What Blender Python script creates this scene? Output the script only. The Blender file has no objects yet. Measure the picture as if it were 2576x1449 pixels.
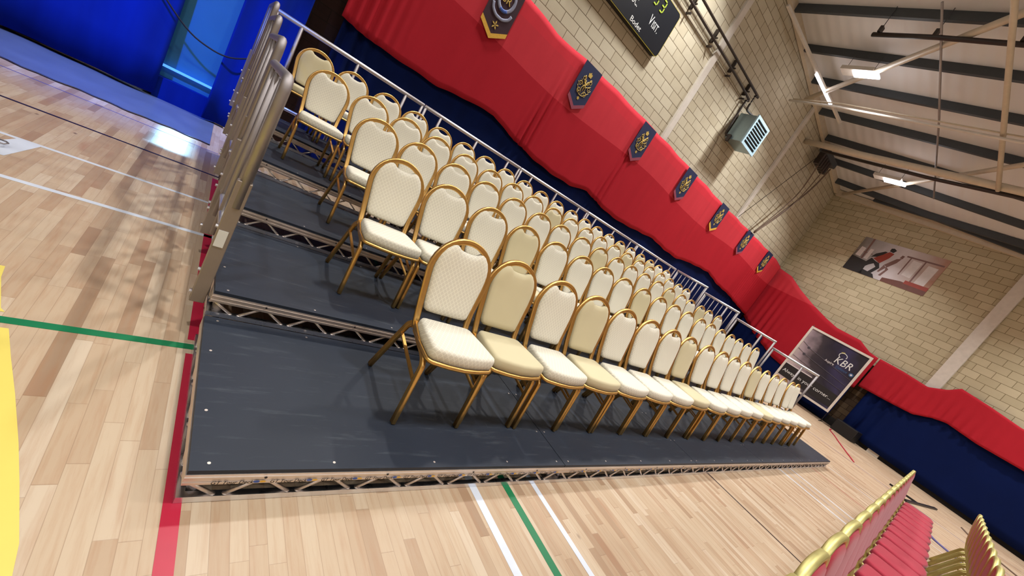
import bpy, bmesh, math, random
from mathutils import Vector, Matrix
random.seed(7)
S = bpy.context.scene
COL = S.collection
PI = math.pi

# ------------------------------------------------------------------ camera
cam_d = bpy.data.cameras.new('camera'); cam = bpy.data.objects.new('camera', cam_d); COL.objects.link(cam)
def rotvec(w):
    t = math.sqrt(sum(a*a for a in w)); k = [a/t for a in w]
    return Matrix.Rotation(t, 3, Vector(k))
Rw = rotvec((1.86358544, -0.17181497, 0.89722128))      # world -> (right, down, forward)
Rb = Matrix(((1,0,0),(0,-1,0),(0,0,-1))) @ Rw           # world -> blender camera axes
M = Rb.transposed().to_4x4(); M.translation = Vector((-0.28689339, -1.24873457, 1.48628701))
cam.matrix_world = M
cam_d.sensor_width = 36; cam_d.lens = 1042.45373/2576*36; cam_d.clip_start = .02; cam_d.clip_end = 200
S.camera = cam

# ------------------------------------------------------------------ render look
S.view_settings.view_transform = 'Standard'; S.view_settings.look = 'None'
S.view_settings.exposure = 0.0; S.view_settings.gamma = 1
S.view_settings.use_curve_mapping = False
S.cycles.use_denoising = True; S.cycles.use_adaptive_sampling = True; S.cycles.adaptive_threshold = .03
S.cycles.max_bounces = 6; S.cycles.diffuse_bounces = 3; S.cycles.glossy_bounces = 3; S.cycles.transmission_bounces = 4
S.cycles.sample_clamp_indirect = 6; S.cycles.caustics_reflective = False; S.cycles.caustics_refractive = False
wd = bpy.data.worlds.new('world'); S.world = wd; wd.use_nodes = True
wd.node_tree.nodes['Background'].inputs[0].default_value = (.75, .8, .9, 1)
wd.node_tree.nodes['Background'].inputs[1].default_value = .05

def area_light(name, loc, rot, sx, sy, power, color, spread=180, parent=None):
    l = bpy.data.lights.new(name, 'AREA'); l.shape = 'RECTANGLE'; l.size = sx; l.size_y = sy
    l.energy = power; l.color = color; l.spread = math.radians(spread)
    o = bpy.data.objects.new(name, l); COL.objects.link(o); o.location = loc; o.rotation_euler = rot
    if parent: o.parent = parent
    return o
def spot_light(name, loc, target, power, color, angle, blend=.4, radius=.05):
    l = bpy.data.lights.new(name, 'SPOT'); l.energy = power; l.color = color; l.spot_size = math.radians(angle)
    l.spot_blend = blend; l.shadow_soft_size = radius
    o = bpy.data.objects.new(name, l); COL.objects.link(o); o.location = loc
    o.rotation_euler = (Vector(target)-Vector(loc)).to_track_quat('-Z', 'Y').to_euler()
    return o
# stage lighting that washes the far left drape blue (profile spot with shutters, blue wash)
spot_light('blue_wash_light', (-3.2, 3.5, 4.6), (-.7, 6.4, .6), 2300, (.03, .17, 1), 50, 1, .1)
area_light('shutter_profile_light', (-.42, 4.82, 6.2), (0, 0, 0), .27, .9, 10, (.2, .5, 1), 2)

# ------------------------------------------------------------------ helpers
def lin(r, g, b):
    f = lambda c: (c/255/12.92) if c/255 <= .04045 else ((c/255+.055)/1.055)**2.4
    return (f(r), f(g), f(b), 1)
class N:
    """tiny node-tree helper"""
    def __init__(s, name, rough=.5, metal=0, color=(.8,.8,.8,1), spec=None):
        s.m = bpy.data.materials.new(name); s.m.use_nodes = True; s.t = s.m.node_tree
        s.b = s.t.nodes['Principled BSDF']; s.b.inputs['Base Color'].default_value = color
        s.b.inputs['Roughness'].default_value = rough; s.b.inputs['Metallic'].default_value = metal
        if spec is not None: s.b.inputs['Specular IOR Level'].default_value = spec
    def n(s, typ, **kw):
        x = s.t.nodes.new(typ)
        for k, v in kw.items(): setattr(x, k, v)
        return x
    def l(s, a, b): s.t.links.new(a, b)
    def put(s, sock, v):
        if hasattr(v, 'links'): s.l(v, sock)
        elif v is not None: sock.default_value = v
    def math(s, op, a, b=None, c=None, clamp=False):
        x = s.n('ShaderNodeMath', operation=op, use_clamp=clamp)
        s.put(x.inputs[0], a); s.put(x.inputs[1], b)
        if c is not None: s.put(x.inputs[2], c)
        return x.outputs[0]
    def coord(s, which='Object'):
        c = s.n('ShaderNodeTexCoord').outputs[which]; x = s.n('ShaderNodeSeparateXYZ'); s.l(c, x.inputs[0])
        return c, x.outputs
    def comb(s, a=0., b=0., c=0.):
        x = s.n('ShaderNodeCombineXYZ'); s.put(x.inputs[0], a); s.put(x.inputs[1], b); s.put(x.inputs[2], c); return x.outputs[0]
    def noise(s, vec, scale, detail=3, rough=.5):
        x = s.n('ShaderNodeTexNoise'); s.l(vec, x.inputs['Vector']); x.inputs['Scale'].default_value = scale
        x.inputs['Detail'].default_value = detail; x.inputs['Roughness'].default_value = rough; return x.outputs['Fac']
    def mix(s, f, a, b, mode='MIX'):
        x = s.n('ShaderNodeMix', data_type='RGBA', blend_type=mode)
        s.put(x.inputs[0], f); s.put(x.inputs[6], a); s.put(x.inputs[7], b); return x.outputs[2]
    def ramp(s, f, stops):
        x = s.n('ShaderNodeValToRGB'); s.l(f, x.inputs[0]); e = x.color_ramp.elements
        while len(e) < len(stops): e.new(.5)
        for k, (p, c) in enumerate(stops): e[k].position = p; e[k].color = c
        return x.outputs[0]
    def base(s, v): s.l(v, s.b.inputs['Base Color'])
    def bump(s, h, strength=.3, dist=.01):
        x = s.n('ShaderNodeBump'); x.inputs['Strength'].default_value = strength; x.inputs['Distance'].default_value = dist
        s.l(h, x.inputs['Height']); s.l(x.outputs[0], s.b.inputs['Normal'])

def simple(name, rgb, rough=.5, metal=0, spec=None, var=.12, scale=8.):
    k = N(name, rough, metal, lin(*rgb), spec); v, _ = k.coord()
    f = k.noise(v, scale); c = lin(*rgb)
    k.base(k.mix(f, tuple(x*(1-var) for x in c[:3])+(1,), tuple(min(1, x*(1+var)) for x in c[:3])+(1,)))
    return k.m

# ------------------------------------------------------------------ materials
def m_floor():
    k = N('maple_strip_floor', .5); v, o = k.coord()
    X = k.math('DIVIDE', k.math('ADD', o[0], 50.), .058); row = k.math('FLOOR', X)
    wn = k.n('ShaderNodeTexWhiteNoise', noise_dimensions='1D'); k.l(row, wn.inputs['W'])
    Y = k.math('ADD', k.math('DIVIDE', o[1], .52), k.math('MULTIPLY', wn.outputs['Value'], 37.))
    # irregular plank ends
    Y2 = k.math('ADD', Y, k.math('MULTIPLY', k.math('SINE', k.math('MULTIPLY', Y, 2.1)), .28))
    idx = k.math('FLOOR', Y2)
    w2 = k.n('ShaderNodeTexWhiteNoise', noise_dimensions='2D'); k.l(k.comb(row, idx), w2.inputs['Vector'])
    plank = k.ramp(w2.outputs['Value'], [(0, lin(160,131,104)), (.1, lin(179,151,122)), (.4, lin(192,167,138)), (.8, lin(200,178,150)), (1, lin(207,188,163))])
    gv = k.comb(k.math('MULTIPLY', o[0], 22.), k.math('MULTIPLY', o[1], 1.6), k.math('MULTIPLY', w2.outputs['Value'], 40.))
    grain = k.noise(gv, 2.2, 5, .6)
    c = k.mix(k.math('MULTIPLY', k.math('SUBTRACT', grain, .45, clamp=True), 1.5, clamp=True), plank, lin(168,122,84))
    bl = k.noise(k.comb(k.math('MULTIPLY', o[0], 5.), o[1], k.math('MULTIPLY', w2.outputs['Value'], 90.)), 1.3, 3)
    c = k.mix(k.math('MULTIPLY', k.math('SUBTRACT', bl, .6, clamp=True), 3.2, clamp=True), c, lin(166,118,86))
    vo = k.n('ShaderNodeTexVoronoi'); vo.inputs['Scale'].default_value = 1.
    k.l(k.comb(k.math('MULTIPLY', o[0], 3.4), k.math('MULTIPLY', o[1], 2.0), 0), vo.inputs['Vector'])
    knot = k.math('SUBTRACT', 1., k.math('MULTIPLY', vo.outputs['Distance'], 17.), clamp=True)
    c = k.mix(k.math('MULTIPLY', knot, 1.1, clamp=True), c, lin(92,56,36))
    fx = k.math('FRACT', X); fy = k.math('FRACT', Y2)
    sx = k.math('LESS_THAN', k.math('MINIMUM', fx, k.math('SUBTRACT', 1., fx)), .018)
    sy = k.math('LESS_THAN', fy, .006)
    seam = k.math('MAXIMUM', sx, sy)
    c = k.mix(k.math('MULTIPLY', seam, .35), c, lin(120,84,56))
    k.base(c); k.b.inputs['Coat Weight'].default_value = .12; k.b.inputs['Coat Roughness'].default_value = .28
    return k.m
def m_block(name, w, h, c1, c2, mortar, zsplit=None, c3=None, c4=None):
    k = N(name, .8, spec=.2); v, o = k.coord()
    def brick(w, h, a, b, m):
        x = k.n('ShaderNodeTexBrick'); x.inputs['Scale'].default_value = 1
        x.inputs['Brick Width'].default_value = w; x.inputs['Row Height'].default_value = h
        x.inputs['Mortar Size'].default_value = .0075; x.inputs['Mortar Smooth'].default_value = .3
        x.inputs['Color1'].default_value = a; x.inputs['Color2'].default_value = b; x.inputs['Mortar'].default_value = m
        k.l(k.comb(k.math('ADD', o[0], .13), k.math('ADD', o[2], .014)), x.inputs['Vector']); return x
    x = brick(w, h, c1, c2, mortar); c = x.outputs['Color']; fac = x.outputs['Fac']
    n = k.noise(v, 3.5, 4); c = k.mix(k.math('MULTIPLY', n, .3), c, lin(150,138,114))
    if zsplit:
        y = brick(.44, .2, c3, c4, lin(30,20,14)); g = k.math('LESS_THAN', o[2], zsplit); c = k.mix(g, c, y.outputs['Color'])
    k.base(c); k.bump(k.math('SUBTRACT', k.math('MULTIPLY', k.noise(v, 60., 2), .25), fac), .5, .01)
    return k.m
def m_fabric(name, base, line, lattice=True):
    k = N(name, .75, spec=.3); v, o = k.coord()
    s = k.math('ADD', o[1], o[2]); a = k.math('MULTIPLY', o[0], 36.); b = k.math('MULTIPLY', s, 25.)
    f1 = k.math('ABSOLUTE', k.math('SUBTRACT', k.math('FRACT', k.math('ADD', a, b)), .5))
    f2 = k.math('ABSOLUTE', k.math('SUBTRACT', k.math('FRACT', k.math('SUBTRACT', a, b)), .5))
    d = k.math('LESS_THAN', k.math('MINIMUM', f1, f2), .075)
    dirt = k.noise(v, 7., 3); oi = k.n('ShaderNodeObjectInfo')
    c = k.mix(k.math('MULTIPLY', dirt, .22), lin(*base), tuple(x*.72 for x in lin(*base)[:3])+(1,))
    c = k.mix(k.math('MULTIPLY', oi.outputs['Random'], .18), c, tuple(x*.8 for x in lin(*base)[:3])+(1,))
    if lattice: c = k.mix(k.math('MULTIPLY', d, .7), c, lin(*line))
    k.base(c); k.b.inputs['Sheen Weight'].default_value = .2
    k.bump(k.noise(v, 900., 1), .12, .002)
    return k.m
def m_deck():
    k = N('black_phenolic_ply', .5, spec=.35); v, o = k.coord('Generated'); v2, p = k.coord()
    n1 = k.noise(v2, 1.6, 4); sm = k.noise(k.comb(k.math('MULTIPLY', p[0], 1.2), k.math('MULTIPLY', p[1], 9.), 0), 2., 6, .7)
    sc = k.noise(k.comb(k.math('MULTIPLY', p[0], 30.), k.math('MULTIPLY', p[1], 4.), 3.), 1., 3, .7)
    c = k.mix(n1, lin(30,37,49), lin(42,50,64))
    c = k.mix(k.math('MULTIPLY', k.math('SUBTRACT', sm, .55, clamp=True), 1.6, clamp=True), c, lin(104,112,118))
    c = k.mix(k.math('MULTIPLY', k.math('SUBTRACT', sc, .71, clamp=True), 3.5, clamp=True), c, lin(150,160,156))
    k.base(c); k.bump(k.noise(v2, 260., 2), .1, .002); return k.m
def m_metal(name, rgb, rough, var=.1, scale=14., stretch=None):
    k = N(name, rough, 1.); v, o = k.coord()
    f = k.noise(v, scale, 3); c = lin(*rgb)
    k.base(k.mix(f, tuple(x*(1-var) for x in c[:3])+(1,), tuple(min(1, x*(1+var)) for x in c[:3])+(1,)))
    r = k.math('ADD', k.math('MULTIPLY', k.noise(v, scale*2, 2), .18), rough-.09); k.l(r, k.b.inputs['Roughness']); return k.m
def m_red():
    k = N('red_drape_cloth', .75, spec=.1); v, o = k.coord()
    # upper strip is a single sheer layer, below it the cloth is doubled
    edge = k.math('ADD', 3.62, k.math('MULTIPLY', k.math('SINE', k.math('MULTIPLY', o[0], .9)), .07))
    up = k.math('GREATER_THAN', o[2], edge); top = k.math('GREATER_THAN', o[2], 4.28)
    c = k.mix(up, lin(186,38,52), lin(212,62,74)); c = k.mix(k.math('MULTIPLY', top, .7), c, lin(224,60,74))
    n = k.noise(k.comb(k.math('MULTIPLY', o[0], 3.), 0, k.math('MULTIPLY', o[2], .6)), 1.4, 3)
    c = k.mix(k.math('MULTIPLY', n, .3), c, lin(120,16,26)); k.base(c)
    return k.m
def m_navy(name, rgb, dark):
    k = N(name, .8, spec=.1); v, o = k.coord()
    n = k.noise(k.comb(k.math('MULTIPLY', o[0], 3.), 0, k.math('MULTIPLY', o[2], .6)), 1.2, 3)
    k.base(k.mix(n, lin(*rgb), lin(*dark))); return k.m
def emit(name, rgb, strength):
    k = N(name, .5, color=lin(*rgb)); k.b.inputs['Emission Color'].default_value = lin(*rgb); k.b.inputs['Emission Strength'].default_value = strength
    return k.m

MAT = dict(
    floor=m_floor(),
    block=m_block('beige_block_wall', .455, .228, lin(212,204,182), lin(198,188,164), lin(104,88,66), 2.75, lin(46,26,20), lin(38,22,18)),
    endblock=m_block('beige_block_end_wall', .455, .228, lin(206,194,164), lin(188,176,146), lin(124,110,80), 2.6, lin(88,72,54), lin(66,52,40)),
    deck=m_deck(),
    alu=m_metal('mill_aluminium', (222,212,204), .5), alu_rail=m_metal('aluminium_rail', (232,232,236), .45, .05), weld=m_metal('bright_weld', (228,230,236), .3),
    steel_tube=m_metal('galvanised_tube', (164,158,158), .58), plate=simple('grey_bracket_plate', (150,138,128), .55, .4),
    gold=m_metal('gold_anodised_tube', (226,184,112), .37, .1), palegold=m_metal('pale_gold_tube', (204,196,132), .5, .04), darkgold=m_metal('brown_gold_tube', (216,170,96), .4),
    ivory=m_fabric('ivory_lattice_fabric', (230,224,206), (250,246,228)), beige=m_fabric('plain_beige_fabric', (218,206,168), (200,190,150), False),
    crimson=m_fabric('crimson_fabric', (186,50,72), (200,80,90), False), crimson_shaded=m_fabric('crimson_shaded_fabric', (170,34,56), (200,80,90), False),  # backs use a darker crimson, shade of the chair backs put into the colour
    red=m_red(), navy=m_navy('navy_drape_cloth', (8,28,84), (5,17,54)), royal=m_navy('royal_blue_drape_cloth', (8,44,150), (6,26,104)),
    white=simple('white_paint', (214,206,196), .5), cream=simple('cream_painted_steel', (206,192,170), .5), roof=None,
    purlin=simple('dark_purlin_steel', (62,66,70), .6), black=simple('black_plastic', (18,18,20), .45), rubber=simple('black_rubber', (14,14,14), .7),
    board=simple('scoreboard_black', (22,26,34), .35), yellow=simple('yellow_trim', (190,176,60), .5), lime=simple('lime_digit', (176,200,60), .5),
    paper=simple('white_lettering', (226,228,228), .5), green=simple('green_line_paint', (22,120,74), .4), redline=simple('red_line_paint', (188,34,62), .4),
    whiteline=simple('white_line_paint', (214,220,230), .4), blackline=simple('black_line_paint', (40,28,34), .4), yellowline=simple('yellow_court_paint', (232,212,104), .4, var=.04),
    blueline=simple('blue_line_paint', (96,92,150), .4), lilac=simple('grey_line_paint', (180,176,184), .4),
    heater=m_metal('pale_blue_heater_steel', (150,170,178), .45), heater_face=simple('heater_front_frame', (158,186,200), .45), dark=simple('dark_void', (20,16,16), .8),
    pipe=simple('dark_iron_pipe', (44,34,30), .45), rope=simple('brown_rope', (112,92,78), .8), vinyl=simple('grey_floor_sheet', (104,116,140), .3, var=.2, scale=3.), teal=simple('teal_door_paint', (40,120,160), .5, var=.25, scale=1.5),
    gold_thread=simple('gold_bullion_thread', (220,190,104), .4, .25), yellow_fringe=simple('yellow_fringe', (226,178,66), .7, var=.25, scale=60.), mauve_fringe=simple('mauve_fringe', (150,66,86), .7, var=.25, scale=60.),
    maroon=simple('dark_maroon_cloth', (52,22,38), .7), navycloth=simple('navy_banner_cloth', (26,36,78), .7), silver=simple('silver_thread', (140,144,168), .5, var=.3, scale=80.), badgeblue=simple('blue_thread', (60,92,170), .6),
    lamp=emit('led_diffuser', (255,250,255), 9.), blue_strip=emit('blue_light_strip', (80,150,255), 1.4),
)
def m_roof():
    k = N('ribbed_roof_sheet', .7, spec=.2); v, o = k.coord()
    w = k.math('SINE', k.math('MULTIPLY', o[1], 21.)); n = k.noise(v, .8, 3)
    k.base(k.mix(n, lin(224,222,222), lin(212,210,210))); k.bump(w, .35, .02); return k.m
MAT['roof'] = m_roof()

def link(o, parent=None):
    COL.objects.link(o)
    if parent is not None: o.parent = parent
    return o
def obj(name, bm, mat, parent=None, smooth=False, loc=None):
    me = bpy.data.meshes.new(name); bmesh.ops.recalc_face_normals(bm, faces=bm.faces); bm.to_mesh(me); bm.free()
    for m in (mat if isinstance(mat, (list, tuple)) else [mat]): me.materials.append(MAT[m] if isinstance(m, str) else m)
    if smooth:
        for p in me.polygons: p.use_smooth = True
    o = bpy.data.objects.new(name, me); link(o, parent)
    if loc: o.location = loc
    return o
def tag(o, label=None, cat=None, group=None, kind=None):
    if label: o['label'] = label
    if cat: o['category'] = cat
    if group: o['group'] = group
    if kind: o['kind'] = kind
    return o
def thing(name, label, cat, loc=(0,0,0), rz=0., group=None):
    o = bpy.data.objects.new(name, None); COL.objects.link(o); o.location = loc; o.rotation_euler = (0,0,rz); o.empty_display_size = .1
    return tag(o, label, cat, group)
def struct(name, bm, mat, label=None, smooth=False):
    o = obj(name, bm, mat, None, smooth); o['kind'] = 'structure'
    if label: o['label'] = label
    return o
def dup(o, parent=None):
    c = o.copy(); COL.objects.link(c)
    if parent is not None: c.parent = parent
    for ch in list(o.children): dup(ch, c)
    return c
def NB(): return bmesh.new()
def box(bm, a, b, mi=0):
    xs, ys, zs = zip(a, b); v = [bm.verts.new((x, y, z)) for x in xs for y in ys for z in zs]
    for f in ((0,1,3,2),(4,6,7,5),(0,4,5,1),(2,3,7,6),(0,2,6,4),(1,5,7,3)):
        bm.faces.new([v[i] for i in f]).material_index = mi
    return v
def rbox(bm, a, b, r=.004, seg=2):
    c = Vector([(a[i]+b[i])/2 for i in range(3)]); s = [abs(b[i]-a[i]) for i in range(3)]
    g = bmesh.ops.create_cube(bm, size=1, matrix=Matrix.Translation(c) @ Matrix.Diagonal((*s, 1)))
    ed = list({e for v in g['verts'] for e in v.link_edges})
    bmesh.ops.bevel(bm, geom=ed, offset=r, segments=seg, affect='EDGES', profile=.6)
def circ(r, n=8, ry=None): return [(r*math.cos(2*PI*i/n), (ry or r)*math.sin(2*PI*i/n)) for i in range(n)]
def ribbed(w, h):    # double-reeded chair tube section
    return [(-w, -h*.7), (-w*.6, -h), (-w*.2, -h*.82), (w*.2, -h*.82), (w*.6, -h), (w, -h*.7), (w, h*.7), (w*.6, h), (w*.2, h*.82), (-w*.2, h*.82), (-w*.6, h), (-w, h*.7)]
def sweep(bm, pts, prof, up=(0,0,1), closed=False, caps=True, mi=0):
    P = [Vector(p) for p in pts]; n = len(P); rings = []; u0 = Vector(up)
    for i in range(n):
        if closed: t = P[(i+1) % n]-P[i-1]
        else: t = P[min(i+1, n-1)]-P[max(i-1, 0)]
        t.normalize(); s = t.cross(u0)
        if s.length < 1e-4: s = t.cross(Vector((1, .01, 0)))
        s.normalize(); w = s.cross(t).normalized()
        rings.append([bm.verts.new(P[i]+s*a+w*b) for a, b in prof])
    m = len(prof); R = range(n if closed else n-1)
    for i in R:
        a, b = rings[i], rings[(i+1) % n]
        for j in range(m): bm.faces.new((a[j], a[(j+1) % m], b[(j+1) % m], b[j])).material_index = mi
    if caps and not closed:
        bm.faces.new(rings[0][::-1]).material_index = mi; bm.faces.new(rings[-1]).material_index = mi
def smoothpath(pts, n=4):
    P = [Vector(p) for p in pts]; out = []
    for i in range(len(P)-1):
        p0 = P[max(i-1, 0)]; p1 = P[i]; p2 = P[i+1]; p3 = P[min(i+2, len(P)-1)]
        for k in range(n):
            t = k/n; out.append(.5*((2*p1)+(p2-p0)*t+(2*p0-5*p1+4*p2-p3)*t*t+(3*p1-p0-3*p2+p3)*t**3))
    out.append(P[-1]); return out
def tube(bm, pts, r, n=8, up=(0,0,1), mi=0): sweep(bm, pts, circ(r, n), up, mi=mi)
def bar(bm, a, b, w, h, up=(0,0,1)): sweep(bm, [a, b], [(-w/2,-h/2),(w/2,-h/2),(w/2,h/2),(-w/2,h/2)], up)
def disc(bm, c, r, normal=(0,0,1), t=.002, n=10, mi=0):
    c = Vector(c); nn = Vector(normal).normalized(); sweep(bm, [c, c+nn*t], circ(r, n), (0, 1, .01) if abs(nn.z) > .9 else (0,0,1), mi=mi)
def text_mesh(name, s, size, mat, parent, matrix, extrude=.002, shear=0, align='LEFT', xs=1.):
    cu = bpy.data.curves.new(name, 'FONT'); cu.body = s; cu.size = size; cu.extrude = extrude; cu.shear = shear; cu.align_x = align; cu.resolution_u = 3
    t = bpy.data.objects.new(name, cu); COL.objects.link(t); dg = bpy.context.evaluated_depsgraph_get()
    me = bpy.data.meshes.new_from_object(t.evaluated_get(dg)); bpy.data.objects.remove(t); me.name = name
    me.materials.clear(); me.materials.append(MAT[mat]); me.transform(matrix @ Matrix.Diagonal((xs, 1, 1, 1)))
    o = bpy.data.objects.new(name, me); link(o, parent); return o
FRONT = Matrix(((1,0,0,0),(0,0,-1,0),(0,1,0,0),(0,0,0,1)))     # text upright in the XZ plane, read from -y
def at(x, y, z, M=FRONT): return Matrix.Translation((x, y, z)) @ M
def poly_prism(bm, pts, y, t, mi=0):   # outline in XZ plane at y, thickness t towards -y
    a = [bm.verts.new((x, y, z)) for x, z in pts]; b = [bm.verts.new((x, y-t, z)) for x, z in pts]; n = len(pts)
    f1 = bm.faces.new(a); f2 = bm.faces.new(b[::-1]); f1.material_index = f2.material_index = mi
    for i in range(n): bm.faces.new((a[i], b[i], b[(i+1) % n], a[(i+1) % n])).material_index = mi
ORD = ['first','second','third','fourth','fifth','sixth','seventh','eighth','ninth','tenth','eleventh','twelfth','thirteenth','fourteenth','fifteenth','sixteenth','seventeenth','eighteenth','nineteenth','twentieth','twenty-first']

# ================================================================== the hall
XA, YF = -9.5, -12.5
YB = 7.0
def roof_z(x, y): return 8.42 - (x-20.2)*.1203 + (y-7)*.1363
E0 = Vector((20.2, 7.0, 0)); ED = Vector((-.20165, -.97946, 0))      # far end wall runs slightly off square
def endp(u, z, off=0): return E0 + ED*u + Vector((-.97946, .20165, 0))*off + Vector((0, 0, z))
E1 = endp(20.0, 0)
bm = NB(); box(bm, (XA-.3, YF-.8, -.12), (20.8, YB+.2, 0)); floor = struct('floor', bm, 'floor')
def line(x0, y0, x1, y1, w, mat, label=None):
    bm = NB(); d = Vector((x1-x0, y1-y0, 0)).normalized(); s = Vector((-d.y, d.x, 0))*w/2
    a, b = Vector((x0, y0, .0)), Vector((x1, y1, .0))
    v = [bm.verts.new(p+Vector((0,0,z))) for z in (.0004, .0012) for p in (a-s, b-s, b+s, a+s)]
    bm.faces.new(v[4:]); bm.faces.new(v[:4][::-1])
    for i in range(4): bm.faces.new((v[i], v[(i+1) % 4], v[4+(i+1) % 4], v[4+i]))
    o = obj('court_line', bm, mat, floor)
    if label: o['label'] = label
line(-.005, -9, .0, .86, .052, 'redline', 'wide red court line'); line(.0, .98, .005, 3.93, .052, 'redline', 'red court line beside the platform')
line(XA, .92, 10, .92, .045, 'green', 'green court line')
line(XA, 3.14, 12, 3.14, .04, 'whiteline'); line(XA, 2.38, 12, 2.38, .045, 'whiteline')
line(XA, 4.03, 14, 4.03, .035, 'blackline', 'thin black court line'); line(XA, 5.02, 0, 5.02, .018, 'blueline', 'thin blue court line')
line(1.32, -9, 1.32, 3.1, .05, 'whiteline'); line(1.565, -9, 1.565, 3.1, .05, 'green', 'green court line'); line(1.80, -9, 1.80, 3.1, .04, 'whiteline')
line(4.49, -9, 4.49, 0, .022, 'blackline'); line(7.05, -9, 7.05, 0, .045, 'whiteline'); line(7.33, -9, 7.33, 0, .03, 'lilac'); line(7.62, -9, 7.62, 0, .045, 'whiteline')
line(8.95, -9, 8.95, 0, .016, 'redline'); line(10.62, -9, 10.62, 0, .02, 'blackline'); line(13.4, -9, 13.4, 6, .03, 'blueline'); line(10.25, -9, 10.25, 0, .03, 'whiteline'); line(15.4, -9, 15.4, 6.5, .02, 'lilac')
bm = NB(); v = [bm.verts.new((x, y, .0015)) for x, y in ((-1.3, 2.66), (-1.12, 2.72), (-1.05, 3.12), (-1.17, 3.12))]; bm.faces.new(v)
obj('court_line', bm, 'whiteline', floor)['label'] = 'white tapering floor marking'
arc = [(-.725,1.24),(-.66,1.0),(-.612,.89),(-.55,.69),(-.487,.49),(-.42,.263),(-.376,.1),(-.325,-.1),(-.30,-.3),(-.29,-.6),(-.30,-1.),(-.34,-1.5)]
for lo, hi in ((-9, .865), (.975, 9)):
    bm = NB(); P = [p for p in arc if lo <= p[1] <= hi]
    P = ([(-.645, .99)] + [(-.655, .975)][:0] if hi == 9 else []) + P if False else P
    if hi == 9: P = [(-.74,1.34)] + [p for p in P if p[1] > .98] + [(-.642,.975)]
    else: P = [(-.602,.865)] + P
    v = [bm.verts.new((x, y, .0012)) for x, y in P] + [bm.verts.new((-3, P[-1][1], .0012)), bm.verts.new((-3, P[0][1], .0012))]
    bm.faces.new(v); obj('court_marking', bm, 'yellowline', floor)['label'] = 'yellow painted court area'
def wallpoly(name, pts, nrm, mat, origin, xdir):
    """wall as a slab: pts are (u, z) in its own plane, object rotated so local X runs along the wall"""
    bm = NB(); poly_prism(bm, pts, 0, -.25); o = struct(name, bm, mat); o.location = origin
    o.rotation_euler = (0, 0, math.atan2(xdir.y, xdir.x)); return o
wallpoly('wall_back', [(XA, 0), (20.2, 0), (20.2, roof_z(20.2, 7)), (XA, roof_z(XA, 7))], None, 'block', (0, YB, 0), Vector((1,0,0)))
L = 20.2
zt = lambda u: roof_z(*(endp(u, 0).xy))
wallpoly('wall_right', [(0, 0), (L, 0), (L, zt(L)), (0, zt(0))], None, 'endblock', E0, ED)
bm = NB(); box(bm, (XA-.25, YF-.8, 0), (XA, YB, 12.3)); struct('wall_left', bm, 'cream')
bm = NB(); box(bm, (XA, YF-.25, 0), (17, YF, 9.4)); struct('wall_front', bm, 'cream')
bm = NB(); v = []
for z in (0, .18): v.append([bm.verts.new((x, y, roof_z(x, y)+z)) for x, y in ((XA-.3, YF-.6), (21.2, YF-.6), (21.2, 7.3), (XA-.3, 7.3))])
bm.faces.new(v[0]); bm.faces.new(v[1][::-1])
for i in range(4): bm.faces.new((v[0][i], v[0][(i+1) % 4], v[1][(i+1) % 4], v[1][i]))
struct('ceiling', bm, 'roof')
# purlins run out from the back wall, spaced along the roof
def trim(i, pts, w, h, mat='cream', label=None, up=(0,0,1)):
    bm = NB(); sweep(bm, pts, [(-w/2,-h/2),(w/2,-h/2),(w/2,h/2),(-w/2,h/2)], up); return struct('trim_%d' % i, bm, mat, label)
ti = 1
for x in [10.52-1.46*k for k in range(13, 0, -1)] + [10.52, 11.96, 13.28, 14.8, 16.26, 17.73, 19.18]:
    pts = []
    for y in (6.95, -11.5):
        xx = x-(6.95-y)*.075 if y < 6 else x
        if x > 17 and y < 6:                                        # the last purlins stop at the end wall
            xx = x-(6.95-y)*.085
        pts.append((xx, y, roof_z(xx, y)-.1))
    trim(ti, pts, .09, .2, 'purlin', 'dark roof purlin'); ti += 1
trim(ti, [(19.3, 5.3, roof_z(19.3, 5.3)-.12)] + [(18.1, .2, roof_z(18.1, .2)-.12)], .1, .2, 'purlin', 'dark roof purlin'); ti += 1
# eaves members along the wall heads
pw = [(x, 6.9, roof_z(x, 6.9)-.12) for x in (-9, 0, 10.4, 20.0)]
trim(ti, pw, .12, .22, 'cream', 'pale steel member along the head of the long wall'); ti += 1
pe = [tuple(endp(u, zt(u)-.13, .09)) for u in (0.15, 8, 16)]
trim(ti, pe, .12, .24, 'cream', 'pale steel eaves member over the end wall'); ti += 1
# wall columns
for x, z1 in ((8.90, roof_z(8.9, 6.9)-.1), (14.55, roof_z(14.55, 6.9)-.1), (3.25, roof_z(3.25, 6.9)-.1), (-2.4, roof_z(-2.4, 6.9)-.1)):
    bm = NB(); box(bm, (x-.1, 6.93, 0), (x+.1, 7.0, z1)); struct('trim_%d' % ti, bm, 'white', 'white steel column flush with the block wall'); ti += 1
for u in (6.75, 14.):
    bm = NB(); a, b = endp(u-.17, 0, .0), endp(u+.17, 0, .0); n = Vector((-.97946, .20165, 0))*.07
    vv = [p+Vector((0,0,z)) for z in (0, zt(u)-.1) for p in (a, b, b+n, a+n)]; V = [bm.verts.new(p) for p in vv]
    for f in ((0,1,2,3),(4,5,6,7),(0,1,5,4),(1,2,6,5),(2,3,7,6),(3,0,4,7)): bm.faces.new([V[i] for i in f])
    struct('trim_%d' % ti, bm, 'white', 'white steel column flush with the end wall'); ti += 1
bm = NB(); box(bm, (.9, 6.975, 0), (20.1, 7.0, .14)); struct('baseboard_back', bm, 'dark')
bm = NB(); a, b, c_, d_ = endp(.1, 0), endp(18, 0), endp(18, 0, .03), endp(.1, 0, .03)
V = [bm.verts.new(p+Vector((0,0,z))) for z in (0, .3) for p in (a, b, c_, d_)]
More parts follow.
